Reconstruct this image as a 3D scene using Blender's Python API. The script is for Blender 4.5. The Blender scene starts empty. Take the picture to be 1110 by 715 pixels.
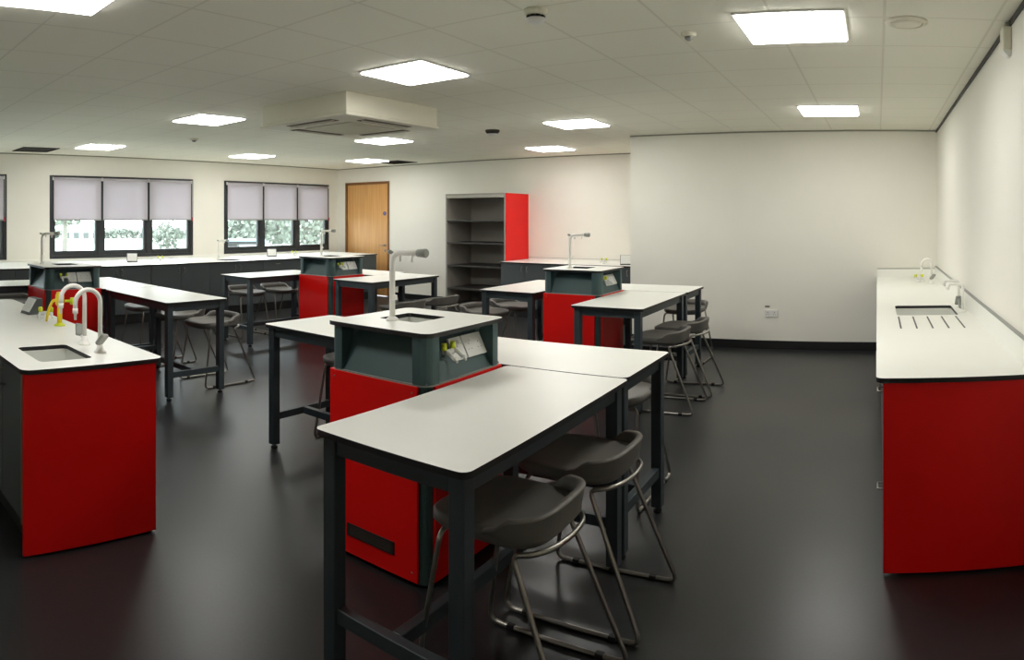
import bpy, bmesh, math, random
from mathutils import Vector, Matrix
PI = math.pi
random.seed(7)
scn = bpy.context.scene
COL = scn.collection

# ------------------------------------------------------------------ helpers
def lin(c):
    c /= 255.0
    return c / 12.92 if c <= 0.04045 else ((c + 0.055) / 1.055) ** 2.4

def rgb(r, g, b):
    return (lin(r), lin(g), lin(b), 1.0)

def mat(name, col, rough=0.5, metal=0.0, var=0.0, vscale=6.0, bump=0.0, bscale=60.0, spec=0.5, coat=0.0):
    m = bpy.data.materials.new(name)
    m.use_nodes = True
    nt = m.node_tree
    b = nt.nodes['Principled BSDF']
    b.inputs['Base Color'].default_value = col
    b.inputs['Roughness'].default_value = rough
    b.inputs['Metallic'].default_value = metal
    b.inputs['Specular IOR Level'].default_value = spec
    b.inputs['Coat Weight'].default_value = coat
    if var or bump:
        tc = nt.nodes.new('ShaderNodeTexCoord')
    if var:
        n = nt.nodes.new('ShaderNodeTexNoise'); n.inputs['Scale'].default_value = vscale
        n.inputs['Detail'].default_value = 4
        nt.links.new(tc.outputs['Object'], n.inputs['Vector'])
        r = nt.nodes.new('ShaderNodeValToRGB')
        e = r.color_ramp.elements
        e[0].position = 0.3; e[1].position = 0.7
        e[0].color = tuple(c * (1 - var) for c in col[:3]) + (1,)
        e[1].color = tuple(min(1, c * (1 + var)) for c in col[:3]) + (1,)
        nt.links.new(n.outputs['Fac'], r.inputs['Fac'])
        nt.links.new(r.outputs['Color'], b.inputs['Base Color'])
    if bump:
        n2 = nt.nodes.new('ShaderNodeTexNoise'); n2.inputs['Scale'].default_value = bscale
        nt.links.new(tc.outputs['Object'], n2.inputs['Vector'])
        bp = nt.nodes.new('ShaderNodeBump'); bp.inputs['Strength'].default_value = bump
        bp.inputs['Distance'].default_value = 0.01
        nt.links.new(n2.outputs['Fac'], bp.inputs['Height'])
        nt.links.new(bp.outputs['Normal'], b.inputs['Normal'])
    return m

class MB:
    """collects shapes, builds ONE mesh object"""
    def __init__(self):
        self.bm = bmesh.new()
    def _faces(self, vs, mi=0):
        fs = set()
        for v in vs:
            fs.update(v.link_faces)
        for f in fs:
            f.material_index = mi
    def box(self, x0, x1, y0, y1, z0, z1, mi=0, bev=0.0, seg=2):
        r = bmesh.ops.create_cube(self.bm, size=1.0)
        vs = r['verts']
        for v in vs:
            v.co = Vector(((x0 + x1) / 2 + v.co.x * (x1 - x0), (y0 + y1) / 2 + v.co.y * (y1 - y0), (z0 + z1) / 2 + v.co.z * (z1 - z0)))
        self._faces(vs, mi)
        if bev:
            es = set()
            for v in vs:
                es.update(v.link_edges)
            bmesh.ops.bevel(self.bm, geom=list(es), offset=bev, segments=seg, affect='EDGES', profile=0.5)
        return self
    def quadbox(self, pts, mi=0):
        """8 corner points: bottom 4 then top 4 (same winding)"""
        v = [self.bm.verts.new(p) for p in pts]
        for q in ((3, 2, 1, 0), (4, 5, 6, 7), (0, 1, 5, 4), (1, 2, 6, 5), (2, 3, 7, 6), (3, 0, 4, 7)):
            f = self.bm.faces.new([v[i] for i in q]); f.material_index = mi
        return self
    def prism(self, poly, z0, z1, mi=0, mi_side=None, mi_bot=None):
        n = len(poly)
        a = [self.bm.verts.new((p[0], p[1], z0)) for p in poly]
        b = [self.bm.verts.new((p[0], p[1], z1)) for p in poly]
        f = self.bm.faces.new(b); f.material_index = mi
        f = self.bm.faces.new(a[::-1]); f.material_index = mi if mi_bot is None else mi_bot
        for i in range(n):
            f = self.bm.faces.new((a[i], a[(i + 1) % n], b[(i + 1) % n], b[i]))
            f.material_index = mi if mi_side is None else mi_side
        return self
    def slab(self, outer, holes, z0, z1, mi_top=0, mi_side=1):
        """plate with holes, white top, dark core edge"""
        bm = self.bm
        for z, flip, mi in ((z1, False, mi_top), (z0, True, mi_side)):
            edges = []
            for loop in [outer] + holes:
                vs = [bm.verts.new((p[0], p[1], z)) for p in loop]
                for i in range(len(vs)):
                    edges.append(bm.edges.new((vs[i], vs[(i + 1) % len(vs)])))
            r = bmesh.ops.triangle_fill(bm, edges=edges, use_beauty=True, use_dissolve=False)
            for f in [g for g in r['geom'] if isinstance(g, bmesh.types.BMFace)]:
                f.material_index = mi
                f.normal_update()
                if (f.normal.z < 0) != flip:
                    f.normal_flip()
        for k, loop in enumerate([outer] + holes):
            n = len(loop)
            a = [bm.verts.new((p[0], p[1], z0)) for p in loop]
            b = [bm.verts.new((p[0], p[1], z1)) for p in loop]
            for i in range(n):
                q = (a[i], a[(i + 1) % n], b[(i + 1) % n], b[i])
                f = bm.faces.new(q if k == 0 else q[::-1]); f.material_index = mi_side
        bmesh.ops.remove_doubles(bm, verts=bm.verts, dist=1e-6)
        return self
    def tube(self, pts, r, seg=10, mi=0, closed=False, radii=None):
        pts = [Vector(p) for p in pts]
        n = len(pts)
        t0 = (pts[1] - pts[0]).normalized()
        up = Vector((0, 0, 1)) if abs(t0.z) < 0.9 else Vector((1, 0, 0))
        nrm = (up - t0 * up.dot(t0)).normalized()
        rings = []
        prev = t0
        for i in range(n):
            if closed:
                t = (pts[(i + 1) % n] - pts[i - 1]).normalized()
            elif i == 0:
                t = t0
            elif i == n - 1:
                t = (pts[-1] - pts[-2]).normalized()
            else:
                t = ((pts[i + 1] - pts[i]).normalized() + (pts[i] - pts[i - 1]).normalized())
                t = t.normalized() if t.length > 1e-6 else prev
            q = prev.rotation_difference(t)
            nrm = q @ nrm
            nrm = (nrm - t * nrm.dot(t)).normalized()
            bn = t.cross(nrm)
            prev = t
            rr_ = radii[i] if radii else r
            rings.append([self.bm.verts.new(pts[i] + (nrm * math.cos(2 * PI * k / seg) + bn * math.sin(2 * PI * k / seg)) * rr_) for k in range(seg)])
        m = n if closed else n - 1
        for i in range(m):
            A, B = rings[i], rings[(i + 1) % n]
            for k in range(seg):
                f = self.bm.faces.new((A[k], A[(k + 1) % seg], B[(k + 1) % seg], B[k])); f.material_index = mi; f.smooth = True
        if not closed:
            f = self.bm.faces.new(rings[0][::-1]); f.material_index = mi
            f = self.bm.faces.new(rings[-1]); f.material_index = mi
        return self
    def lathe(self, prof, cx=0, cy=0, cz=0, seg=24, mi=0):
        """profile of (r, z), revolved about z"""
        rings = []
        for r, z in prof:
            rings.append([self.bm.verts.new((cx + r * math.cos(2 * PI * k / seg), cy + r * math.sin(2 * PI * k / seg), cz + z)) for k in range(seg)])
        for A, B in zip(rings, rings[1:]):
            for k in range(seg):
                f = self.bm.faces.new((A[k], A[(k + 1) % seg], B[(k + 1) % seg], B[k])); f.material_index = mi; f.smooth = True
        f = self.bm.faces.new(rings[0][::-1]); f.material_index = mi
        f = self.bm.faces.new(rings[-1]); f.material_index = mi
        return self
    def build(self, name, mats, parent=None, loc=None, fix=True):
        if fix:
            bmesh.ops.recalc_face_normals(self.bm, faces=self.bm.faces)
        me = bpy.data.meshes.new(name)
        self.bm.to_mesh(me); self.bm.free()
        for m in (mats if isinstance(mats, (list, tuple)) else [mats]):
            me.materials.append(m)
        o = bpy.data.objects.new(name, me)
        COL.objects.link(o)
        if parent: o.parent = parent
        if loc: o.location = loc
        return o

def fillet(pts, rad, n=6):
    """round the corners of a polyline"""
    P = [Vector(p) for p in pts]
    out = [P[0]]
    for i in range(1, len(P) - 1):
        a, b, c = P[i - 1], P[i], P[i + 1]
        u = (a - b); v = (c - b)
        r = min(rad, u.length * 0.48, v.length * 0.48)
        p0 = b + u.normalized() * r; p1 = b + v.normalized() * r
        for k in range(n + 1):
            t = k / n
            out.append((1 - t) ** 2 * p0 + 2 * t * (1 - t) * b + t * t * p1)
    out.append(P[-1])
    return out

def rr(x0, x1, y0, y1, r=0.03, n=5):
    pts = []
    for cx, cy, a0 in ((x1 - r, y0 + r, -PI / 2), (x1 - r, y1 - r, 0), (x0 + r, y1 - r, PI / 2), (x0 + r, y0 + r, PI)):
        for k in range(n + 1):
            a = a0 + PI / 2 * k / n
            pts.append((cx + r * math.cos(a), cy + r * math.sin(a)))
    return pts

def thing(name, label, cat, loc=(0, 0, 0), rz=0.0, group=None):
    o = bpy.data.objects.new(name, None)
    COL.objects.link(o)
    o.empty_display_size = 0.1
    o.location = loc; o.rotation_euler = (0, 0, rz)
    o['label'] = label; o['category'] = cat
    if group: o['group'] = group
    return o

def tag(o, label, cat, group=None):
    o['label'] = label; o['category'] = cat
    if group: o['group'] = group
    return o

def struct(o):
    o['kind'] = 'structure'
    return o

def dup(root, loc, rz=0.0, label=None, group=None):
    kids = [c for c in COL.objects if c.parent == root]
    sub = {k: [g for g in COL.objects if g.parent == k] for k in kids}
    r = root.copy(); COL.objects.link(r)
    r.location = loc; r.rotation_euler = (0, 0, rz)
    if label: r['label'] = label
    if group: r['group'] = group
    for k in kids:
        c = k.copy(); COL.objects.link(c); c.parent = r
        for g in sub[k]:
            d = g.copy(); COL.objects.link(d); d.parent = c
    return r

# ------------------------------------------------------------------ materials
M = {}
M['wall'] = mat('wall paint', rgb(236, 233, 223), 0.75, var=0.015, vscale=1.5, bump=0.02, bscale=220)
M['black'] = mat('black trim', rgb(20, 20, 21), 0.5)
M['grey_trim'] = mat('grey trim', rgb(150, 148, 136), 0.6)
M['red'] = mat('red laminate', rgb(224, 9, 4), 0.45, var=0.03, vscale=3, spec=0.3)
M['top'] = mat('white laminate', rgb(240, 240, 233), 0.36, var=0.008, vscale=5, spec=0.4)
M['core'] = mat('black laminate core', rgb(16, 16, 17), 0.45)
M['slate'] = mat('slate powder coated steel', rgb(48, 58, 63), 0.45, var=0.05, vscale=8)
M['teal'] = mat('teal grey moulded panel', rgb(56, 80, 81), 0.5, var=0.03, vscale=4)
M['cab'] = mat('dark grey cabinet laminate', rgb(74, 80, 82), 0.45, var=0.03, vscale=4)
M['plinth'] = mat('black plinth', rgb(14, 14, 15), 0.5)
M['seat'] = mat('charcoal moulded plastic', rgb(101, 98, 93), 0.5, bump=0.05, bscale=300)
M['chrome'] = mat('satin chrome', rgb(158, 154, 147), 0.32, 1.0)
M['rubber'] = mat('black rubber', rgb(18, 18, 18), 0.7)
M['white_pl'] = mat('white plastic', rgb(226, 226, 222), 0.35)
M['tapwhite'] = mat('white epoxy coated brass', rgb(244, 242, 236), 0.3)
M['grey_pl'] = mat('grey plastic', rgb(144, 146, 140), 0.45)
M['dgrey_pl'] = mat('dark grey plastic', rgb(70, 74, 74), 0.45)
M['yellow'] = mat('yellow epoxy coating', rgb(238, 208, 40), 0.35)
M['lime'] = mat('lime yellow plastic', rgb(205, 214, 40), 0.4)
M['sink'] = mat('pale grey sink bowl', rgb(224, 225, 219), 0.3)
M['alu'] = mat('brushed aluminium', rgb(150, 146, 128), 0.4, 0.8)
M['cream'] = mat('cream casing', rgb(226, 222, 204), 0.5)
M['outlet'] = mat('brown grey outlet', rgb(104, 96, 80), 0.7)
M['slot'] = mat('dark slot', rgb(58, 52, 44), 0.7)
M['frame'] = mat('anthracite window frame', rgb(40, 43, 46), 0.4)
M['shelfgrey'] = mat('grey melamine', rgb(168, 163, 155), 0.55, var=0.02)
M['shelfdark'] = mat('dark shelf', rgb(62, 59, 56), 0.5)
M['shelfpale'] = mat('pale header strip', rgb(190, 186, 176), 0.5)
M['sign'] = mat('blue sign face', rgb(64, 58, 140), 0.4)
M['signw'] = mat('white sign print', rgb(220, 210, 215), 0.4)
M['signr'] = mat('red pull cord end', rgb(190, 60, 70), 0.4)

def floor_mat():
    m = mat('dark grey vinyl floor', rgb(70, 69, 70), 0.36, spec=0.42)
    nt = m.node_tree; b = nt.nodes['Principled BSDF']
    tc = nt.nodes.new('ShaderNodeTexCoord')
    n = nt.nodes.new('ShaderNodeTexNoise'); n.inputs['Scale'].default_value = 0.8; n.inputs['Detail'].default_value = 1
    nt.links.new(tc.outputs['Object'], n.inputs['Vector'])
    mr = nt.nodes.new('ShaderNodeMapRange'); mr.inputs['From Min'].default_value = 0.3; mr.inputs['From Max'].default_value = 0.7
    mr.inputs['To Min'].default_value = 0.31; mr.inputs['To Max'].default_value = 0.37
    nt.links.new(n.outputs['Fac'], mr.inputs['Value']); nt.links.new(mr.outputs['Result'], b.inputs['Roughness'])
    sp = nt.nodes.new('ShaderNodeTexNoise'); sp.inputs['Scale'].default_value = 60
    nt.links.new(tc.outputs['Object'], sp.inputs['Vector'])
    r = nt.nodes.new('ShaderNodeValToRGB'); e = r.color_ramp.elements
    e[0].color = rgb(34, 35, 36); e[1].color = rgb(38, 39, 40); e[0].position = .35; e[1].position = .65
    nt.links.new(sp.outputs['Fac'], r.inputs['Fac']); nt.links.new(r.outputs['Color'], b.inputs['Base Color'])
    return m
M['floor'] = floor_mat()

def ceiling_mat():
    m = mat('mineral ceiling tile', rgb(238, 236, 222), 0.9)
    nt = m.node_tree; b = nt.nodes['Principled BSDF']
    tc = nt.nodes.new('ShaderNodeTexCoord')
    sx = nt.nodes.new('ShaderNodeSeparateXYZ'); nt.links.new(tc.outputs['Object'], sx.inputs[0])
    masks = []
    for ax in ('X', 'Y'):
        a = nt.nodes.new('ShaderNodeMath'); a.operation = 'ADD'; a.inputs[1].default_value = 60.0 - 0.03
        nt.links.new(sx.outputs[ax], a.inputs[0])
        mo = nt.nodes.new('ShaderNodeMath'); mo.operation = 'MODULO'; mo.inputs[1].default_value = 0.6
        nt.links.new(a.outputs[0], mo.inputs[0])
        lt = nt.nodes.new('ShaderNodeMath'); lt.operation = 'LESS_THAN'; lt.inputs[1].default_value = 0.016
        nt.links.new(mo.outputs[0], lt.inputs[0]); masks.append(lt)
    mx = nt.nodes.new('ShaderNodeMath'); mx.operation = 'MAXIMUM'
    nt.links.new(masks[0].outputs[0], mx.inputs[0]); nt.links.new(masks[1].outputs[0], mx.inputs[1])
    mix = nt.nodes.new('ShaderNodeMix'); mix.data_type = 'RGBA'
    mix.inputs[6].default_value = rgb(238, 236, 222); mix.inputs[7].default_value = rgb(224, 221, 206)
    nt.links.new(mx.outputs[0], mix.inputs[0]); nt.links.new(mix.outputs[2], b.inputs['Base Color'])
    bp = nt.nodes.new('ShaderNodeBump'); bp.inputs['Strength'].default_value = 0.25; bp.inputs['Distance'].default_value = 0.004
    bp.invert = True
    nt.links.new(mx.outputs[0], bp.inputs['Height']); nt.links.new(bp.outputs['Normal'], b.inputs['Normal'])
    return m
M['ceil'] = ceiling_mat()

def wood_mat():
    m = mat('oak veneer', rgb(190, 128, 62), 0.45)
    nt = m.node_tree; b = nt.nodes['Principled BSDF']
    tc = nt.nodes.new('ShaderNodeTexCoord'); mp = nt.nodes.new('ShaderNodeMapping')
    mp.inputs['Scale'].default_value = (14, 14, 0.7)
    nt.links.new(tc.outputs['Object'], mp.inputs[0])
    n = nt.nodes.new('ShaderNodeTexNoise'); n.inputs['Scale'].default_value = 1.6; n.inputs['Detail'].default_value = 6
    nt.links.new(mp.outputs[0], n.inputs['Vector'])
    r = nt.nodes.new('ShaderNodeValToRGB'); e = r.color_ramp.elements
    e[0].position = .3; e[1].position = .75
    e[0].color = rgb(205, 150, 86); e[1].color = rgb(222, 170, 106)
    nt.links.new(n.outputs['Fac'], r.inputs['Fac']); nt.links.new(r.outputs['Color'], b.inputs['Base Color'])
    return m
M['wood'] = wood_mat()
M['woodframe'] = mat('door frame oak', rgb(132, 88, 44), 0.5, var=0.1, vscale=10)

def emis(name, col, s):
    m = bpy.data.materials.new(name); m.use_nodes = True
    nt = m.node_tree; nt.nodes.clear()
    o = nt.nodes.new('ShaderNodeOutputMaterial'); e = nt.nodes.new('ShaderNodeEmission')
    e.inputs['Color'].default_value = col; e.inputs['Strength'].default_value = s
    nt.links.new(e.outputs[0], o.inputs[0])
    return m
M['lamp'] = emis('led diffuser', (1.0, 0.985, 0.945, 1), 22.8)

def glass_mat():
    m = bpy.data.materials.new('clear window glass'); m.use_nodes = True
    nt = m.node_tree; nt.nodes.clear()
    o = nt.nodes.new('ShaderNodeOutputMaterial'); mx = nt.nodes.new('ShaderNodeMixShader')
    t = nt.nodes.new('ShaderNodeBsdfTransparent'); t.inputs[0].default_value = (.93, .96, .95, 1)
    g = nt.nodes.new('ShaderNodeBsdfGlossy'); g.inputs['Roughness'].default_value = 0.02
    f = nt.nodes.new('ShaderNodeFresnel'); f.inputs['IOR'].default_value = 1.3
    nt.links.new(f.outputs[0], mx.inputs[0]); nt.links.new(t.outputs[0], mx.inputs[1]); nt.links.new(g.outputs[0], mx.inputs[2])
    nt.links.new(mx.outputs[0], o.inputs[0])
    return m
M['glass'] = glass_mat()

def blind_mat():
    m = bpy.data.materials.new('lilac grey blind fabric'); m.use_nodes = True
    nt = m.node_tree; nt.nodes.clear()
    o = nt.nodes.new('ShaderNodeOutputMaterial'); mx = nt.nodes.new('ShaderNodeMixShader'); mx.inputs[0].default_value = 0.36
    d = nt.nodes.new('ShaderNodeBsdfDiffuse'); d.inputs[0].default_value = rgb(218, 213, 220)
    t = nt.nodes.new('ShaderNodeBsdfTranslucent'); t.inputs[0].default_value = rgb(196, 190, 196)
    tc = nt.nodes.new('ShaderNodeTexCoord'); n = nt.nodes.new('ShaderNodeTexNoise'); n.inputs['Scale'].default_value = 300
    bp = nt.nodes.new('ShaderNodeBump'); bp.inputs['Strength'].default_value = .05
    nt.links.new(tc.outputs['Object'], n.inputs['Vector']); nt.links.new(n.outputs['Fac'], bp.inputs['Height']); nt.links.new(bp.outputs[0], d.inputs['Normal'])
    nt.links.new(d.outputs[0], mx.inputs[1]); nt.links.new(t.outputs[0], mx.inputs[2]); nt.links.new(mx.outputs[0], o.inputs[0])
    return m
M['blind'] = blind_mat()

# ------------------------------------------------------------------ room shell
CZ = 2.703          # ceiling height
XW, XR = -10.74, 0.73
YB, YF, YJ, XJ = -1.6, 10.46, 8.28, -3.17
struct(MB().box(XW - .3, XR + .3, YB - .3, YF + .3, -.15, 0).build('floor', M['floor']))
struct(MB().box(XW - .3, XR + .3, YB - .3, YF + .3, CZ, CZ + .12).build('ceiling', M['ceil']))
struct(MB().box(XR, XR + .2, YB - .2, YF + .2, 0, CZ).build('wall_right', M['wall']))
struct(MB().box(XW - .2, XR, YB - .2, YB, 0, CZ).build('wall_front', M['wall']))
struct(MB().box(XJ, XR, YJ, YF + .2, 0, CZ).build('wall_back_projection', M['wall']))
DX0, DX1, DZ = -10.50, -9.22, 2.39
w = MB()
w.box(XW - .2, DX0, YF, YF + .2, 0, CZ); w.box(DX1, XJ, YF, YF + .2, 0, CZ); w.box(DX0, DX1, YF, YF + .2, DZ, CZ)
struct(w.build('wall_back', M['wall']))
WZ0, WZ1 = 0.93, 2.35
WINS = [(0.27, 3.11), (3.86, 6.70), (7.40, 10.19)]
w = MB()
ys = [YB] + [v for a in WINS for v in a] + [YF]
for i in range(0, len(ys), 2):
    w.box(XW - .2, XW, ys[i], ys[i + 1], 0, CZ)
for a, b in WINS:
    w.box(XW - .2, XW, a, b, 0, WZ0); w.box(XW - .2, XW, a, b, WZ1, CZ)
struct(w.build('wall_left', M['wall']))
# skirting and edge trims
struct(MB().box(XJ, 0.03, YJ - .014, YJ, 0, .105, bev=.003).build('baseboard_back_projection', M['black']))
struct(MB().box(DX1 + .06, -7.21, YF - .014, YF, 0, .105, bev=.003).build('baseboard_back', M['black']))
struct(MB().box(XR - .012, XR, YB, YJ, CZ - .03, CZ).build('trim_1', M['black']))
struct(MB().box(XJ, XR - .012, YJ - .012, YJ, CZ - .018, CZ).build('trim_2', M['grey_trim']))
struct(MB().box(XW, XJ, YF - .012, YF, CZ - .018, CZ).build('trim_3', M['grey_trim']))
struct(MB().box(XW, XW + .012, YB, YF - .012, CZ - .018, CZ).build('trim_4', M['grey_trim']))

# door
d = bpy.data.objects.new('door_1', None); COL.objects.link(d); d.location = ((DX0 + DX1) / 2, YF, 0); struct(d)
hw = (DX1 - DX0) / 2
MB().box(-hw, -hw + .05, -.015, .12, 0, DZ, bev=.003).box(hw - .05, hw, -.015, .12, 0, DZ, bev=.003).box(-hw + .05, hw - .05, -.015, .12, DZ - .05, DZ, bev=.003).build('door_frame', M['woodframe'], d)
MB().box(-hw + .052, hw - .052, .01, .055, .008, DZ - .052, bev=.002).build('door_leaf', M['wood'], d)
hb = MB()
hb.lathe([(.024, 0), (.024, .008), (.02, .01)], seg=20)
hb.tube(fillet([(0, 0, .008), (0, 0, .045), (-.11, 0, .045)], .015), .009)
for v in hb.bm.verts: v.co = Vector((v.co.x, -v.co.z, v.co.y))
hb.build('door_handle', M['chrome'], d, (hw - .13, .01, 1.06))
hb = MB(); hb.lathe([(.024, 0), (.024, .008), (.018, .012)], seg=20)
for v in hb.bm.verts: v.co = Vector((v.co.x, -v.co.z, v.co.y))
hb.build('door_lock', M['chrome'], d, (hw - .13, .01, .955))
hb = MB(); hb.lathe([(.042, 0), (.042, .003)], seg=28)
for v in hb.bm.verts: v.co = Vector((v.co.x, -v.co.z, v.co.y))
hb.box(-.006, .006, -.0045, -.003, -.006, .024, 1); hb.box(-.006, .006, -.0045, -.003, -.026, -.013, 1)
so = hb.build('door_sign', [M['sign'], M['signw']], d, (hw - .14, .01, 1.72))
so['label'] = 'small round blue safety sign'

# windows and blinds
def make_window(idx, y0, y1):
    o = bpy.data.objects.new('window_%d' % idx, None); COL.objects.link(o); o.location = (XW, (y0 + y1) / 2, WZ0); struct(o)
    W = y1 - y0; Hh = WZ1 - WZ0; h = W / 2
    f = MB()
    t = .055
    f.box(-.10, -.005, -h, -h + t, 0, Hh, bev=.004).box(-.10, -.005, h - t, h, 0, Hh, bev=.004)
    f.box(-.10, -.005, -h + t, h - t, 0, t, bev=.004).box(-.10, -.005, -h + t, h - t, Hh - t, Hh, bev=.004)
    for k in (1, 2):
        yk = -h + W * k / 3
        f.box(-.10, -.012, yk - .035, yk + .035, t, Hh - t, bev=.004)
    f.build('window_frame', M['frame'], o)
    for k in range(3):
        ya = -h + W * k / 3 + (.055 if k == 0 else .035); yb = -h + W * (k + 1) / 3 - (.055 if k == 2 else .035)
        za, zb = t, Hh - t; s = .058
        c = MB()
        c.box(-.085, -.022, ya, ya + s, za, zb, bev=.003).box(-.085, -.022, yb - s, yb, za, zb, bev=.003)
        c.box(-.085, -.022, ya + s, yb - s, za, za + s + .02, bev=.003).box(-.085, -.022, ya + s, yb - s, zb - s, zb, bev=.003)
        c.build('window_sash', M['frame'], o)
        MB().box(-.058, -.052, ya + s, yb - s, za + s + .02, zb - s).build('window_pane', M['glass'], o)
        ym = (ya + yb) / 2
        MB().box(-.022, -.004, ym - .05, ym + .05, za + .018, za + .036, bev=.004).build('window_handle', M['black'], o)
    return W

ordinal = ['left', 'middle', 'right']
win_desc = {1: 'window cut by the photo edge', 2: 'left full window', 3: 'window nearest the wooden door'}
def make_blind(y0, y1, zb, label, chain):
    ym = (y0 + y1) / 2; h = (y1 - y0) / 2
    o = thing('roller_blind', label, 'blind', (XW + .028, ym, zb), group='roller blinds in the windows')
    L = WZ1 - .035 - zb
    f = MB(); n = 10
    f.box(-.0015, .0015, -h + .022, h - .022, .012, L - .03)
    f.build('blind_fabric', M['blind'], o)
    MB().box(-.007, .007, -h + .02, h - .02, -.004, .018, bev=.003).build('bottom_bar', M['grey_pl'], o)
    t = MB(); t.tube([(0, -h + .02, L - .02), (0, h - .02, L - .02)], .02, 14); t.build('roller_tube', M['blind'], o)
    for s in (-1, 1):
        MB().box(-.024, .022, s * (h - .008) - .006, s * (h - .008) + .006, L - .05, L + .005, bev=.002).build('bracket', M['white_pl'], o)
    if not chain: return
    c = MB(); c.tube([(.018, h - .004, L - .03), (.018, h - .004, .05)], .0025, 6); c.tube([(.012, h - .004, L - .03), (.012, h - .004, .05)], .0025, 6)
    co = c.build('pull_chain', M['white_pl'], o)
    k = MB(); k.lathe([(.008, -.03), (.012, 0), (.012, .03), (.005, .045)], .015, h - .004, .01, 10)
    kb = k.build('chain_end', M['signr'], o); kb['label'] = 'red chain weight'
for i, (a, b) in enumerate(WINS, 1):
    W = make_window(i, a, b)
    for k in range(3):
        if i == 1 and k < 2: continue
        lab = 'lilac roller blind over the %s pane of the %s' % (ordinal[k], win_desc[i])
        make_blind(a + .045 + (W - .09) * k / 3, a + .045 + (W - .09) * (k + 1) / 3, 1.585, lab, k == 2)

# ------------------------------------------------------------------ ceiling fittings
def make_light(x, y, label, proto=[None]):
    if proto[0] is None:
        o = thing('ceiling_light', label, 'light', (x, y, CZ), group='square ceiling lights')
        f = MB(); a, b = .298, .283
        f.box(-a, a, -a, -b, -.010, .0).box(-a, a, b, a, -.010, .0).box(-a, -b, -b, b, -.010, .0).box(b, a, -b, b, -.010, .0)
        f.build('light_frame', M['white_pl'], o)
        MB().box(-b, b, -b, b, -.021, -.001, bev=.004).build('diffuser', M['lamp'], o)
        proto[0] = o
    else:
        o = dup(proto[0], (x, y, CZ), 0, label)
    return o
make_light(-.47, 3.78, 'large lit square ceiling panel nearest the right wall, high in the photo')
make_light(-.48, 6.73, 'lit square ceiling panel before the blank projecting wall on the right')
make_light(-3.17, 3.88, 'lit square ceiling panel directly above the air conditioner, nearer than it')
make_light(-3.31, 6.94, 'lit square ceiling panel right of the dark topped smoke detector')
make_light(-4.86, 9.24, 'lit square ceiling panel close to the wall above the tall shelving')
make_light(-6.16, 4.04, 'lit square ceiling panel just left of the air conditioner')
make_light(-6.26, 6.99, 'lit square ceiling panel just beyond the underside of the air conditioner')
make_light(-8.66, 9.20, 'small lit square ceiling panel near the door, beside a dark vent')
make_light(-9.34, 7.02, 'lit square ceiling panel above the gap between the two full windows')
make_light(-9.28, 4.14, 'lit square ceiling panel beside the dark vent over the left window')
make_light(-2.97, 1.12, 'lit square ceiling panel cut off by the top left corner of the photo')

def make_vent(x, y, label):
    o = thing('ceiling_vent', label, 'vent', (x, y, CZ), group='dark ceiling vents')
    a, b = .295, .27
    MB().box(-a, a, -a, -b, -.012, 0).box(-a, a, b, a, -.012, 0).box(-a, -b, -b, b, -.012, 0).box(b, a, -b, b, -.012, 0).build('vent_frame', M['slot'], o)
    MB().box(-b, b, -b, b, -.003, -.0005).build('backing', M['black'], o)
    s = MB()
    for k in range(9):
        yy = -b + .03 + k * .06
        s.quadbox([(-b, yy, -.011), (b, yy, -.011), (b, yy + .004, -.011), (-b, yy + .004, -.011),
                   (-b, yy + .012, -.003), (b, yy + .012, -.003), (b, yy + .016, -.003), (-b, yy + .016, -.003)])
    s.build('louvre', M['slot'], o)
make_vent(-10.05, 3.38, 'dark square ceiling vent above the left window, at the photo left')
make_vent(-8.5, 9.83, 'dark square ceiling vent against the wall above the wooden door')

ac = thing('air_conditioner', 'cream square air conditioner box hanging under the ceiling', 'air conditioner', (-4.63, 4.67, CZ))
MB().box(-.585, .585, -.63, .63, -.175, 0, bev=.008).build('casing', M['cream'], ac)
f = MB(); f.box(-.60, .60, -.645, .645, -.205, -.175, bev=.012)
fo = f.build('fascia', M['cream'], ac)
g = MB().box(-.30, .30, -.32, .32, -.222, -.205, bev=.01)
for k in range(14):
    yy = -.27 + k * .04
    g.box(-.26, .26, yy, yy + .014, -.2255, -.222)
g.build('intake_grille', M['cream'], ac)
for (x0, x1, y0, y1) in ((-.30, .30, -.555, -.44), (-.30, .30, .44, .555), (-.515, -.40, -.32, .32), (.40, .515, -.32, .32)):
    s = MB().box(x0, x1, y0, y1, -.209, -.2045, bev=.002)
    so = s.build('air_outlet', M['outlet'], ac)
    fl = MB()
    if x1 - x0 > y1 - y0: fl.box(x0 + .01, x1 - .01, (y0 + y1) / 2 - .006, (y0 + y1) / 2 + .006, -.216, -.208)
    else: fl.box((x0 + x1) / 2 - .006, (x0 + x1) / 2 + .006, y0 + .01, y1 - .01, -.216, -.208)
    fl.build('flap', M['cream'], so)

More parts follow.
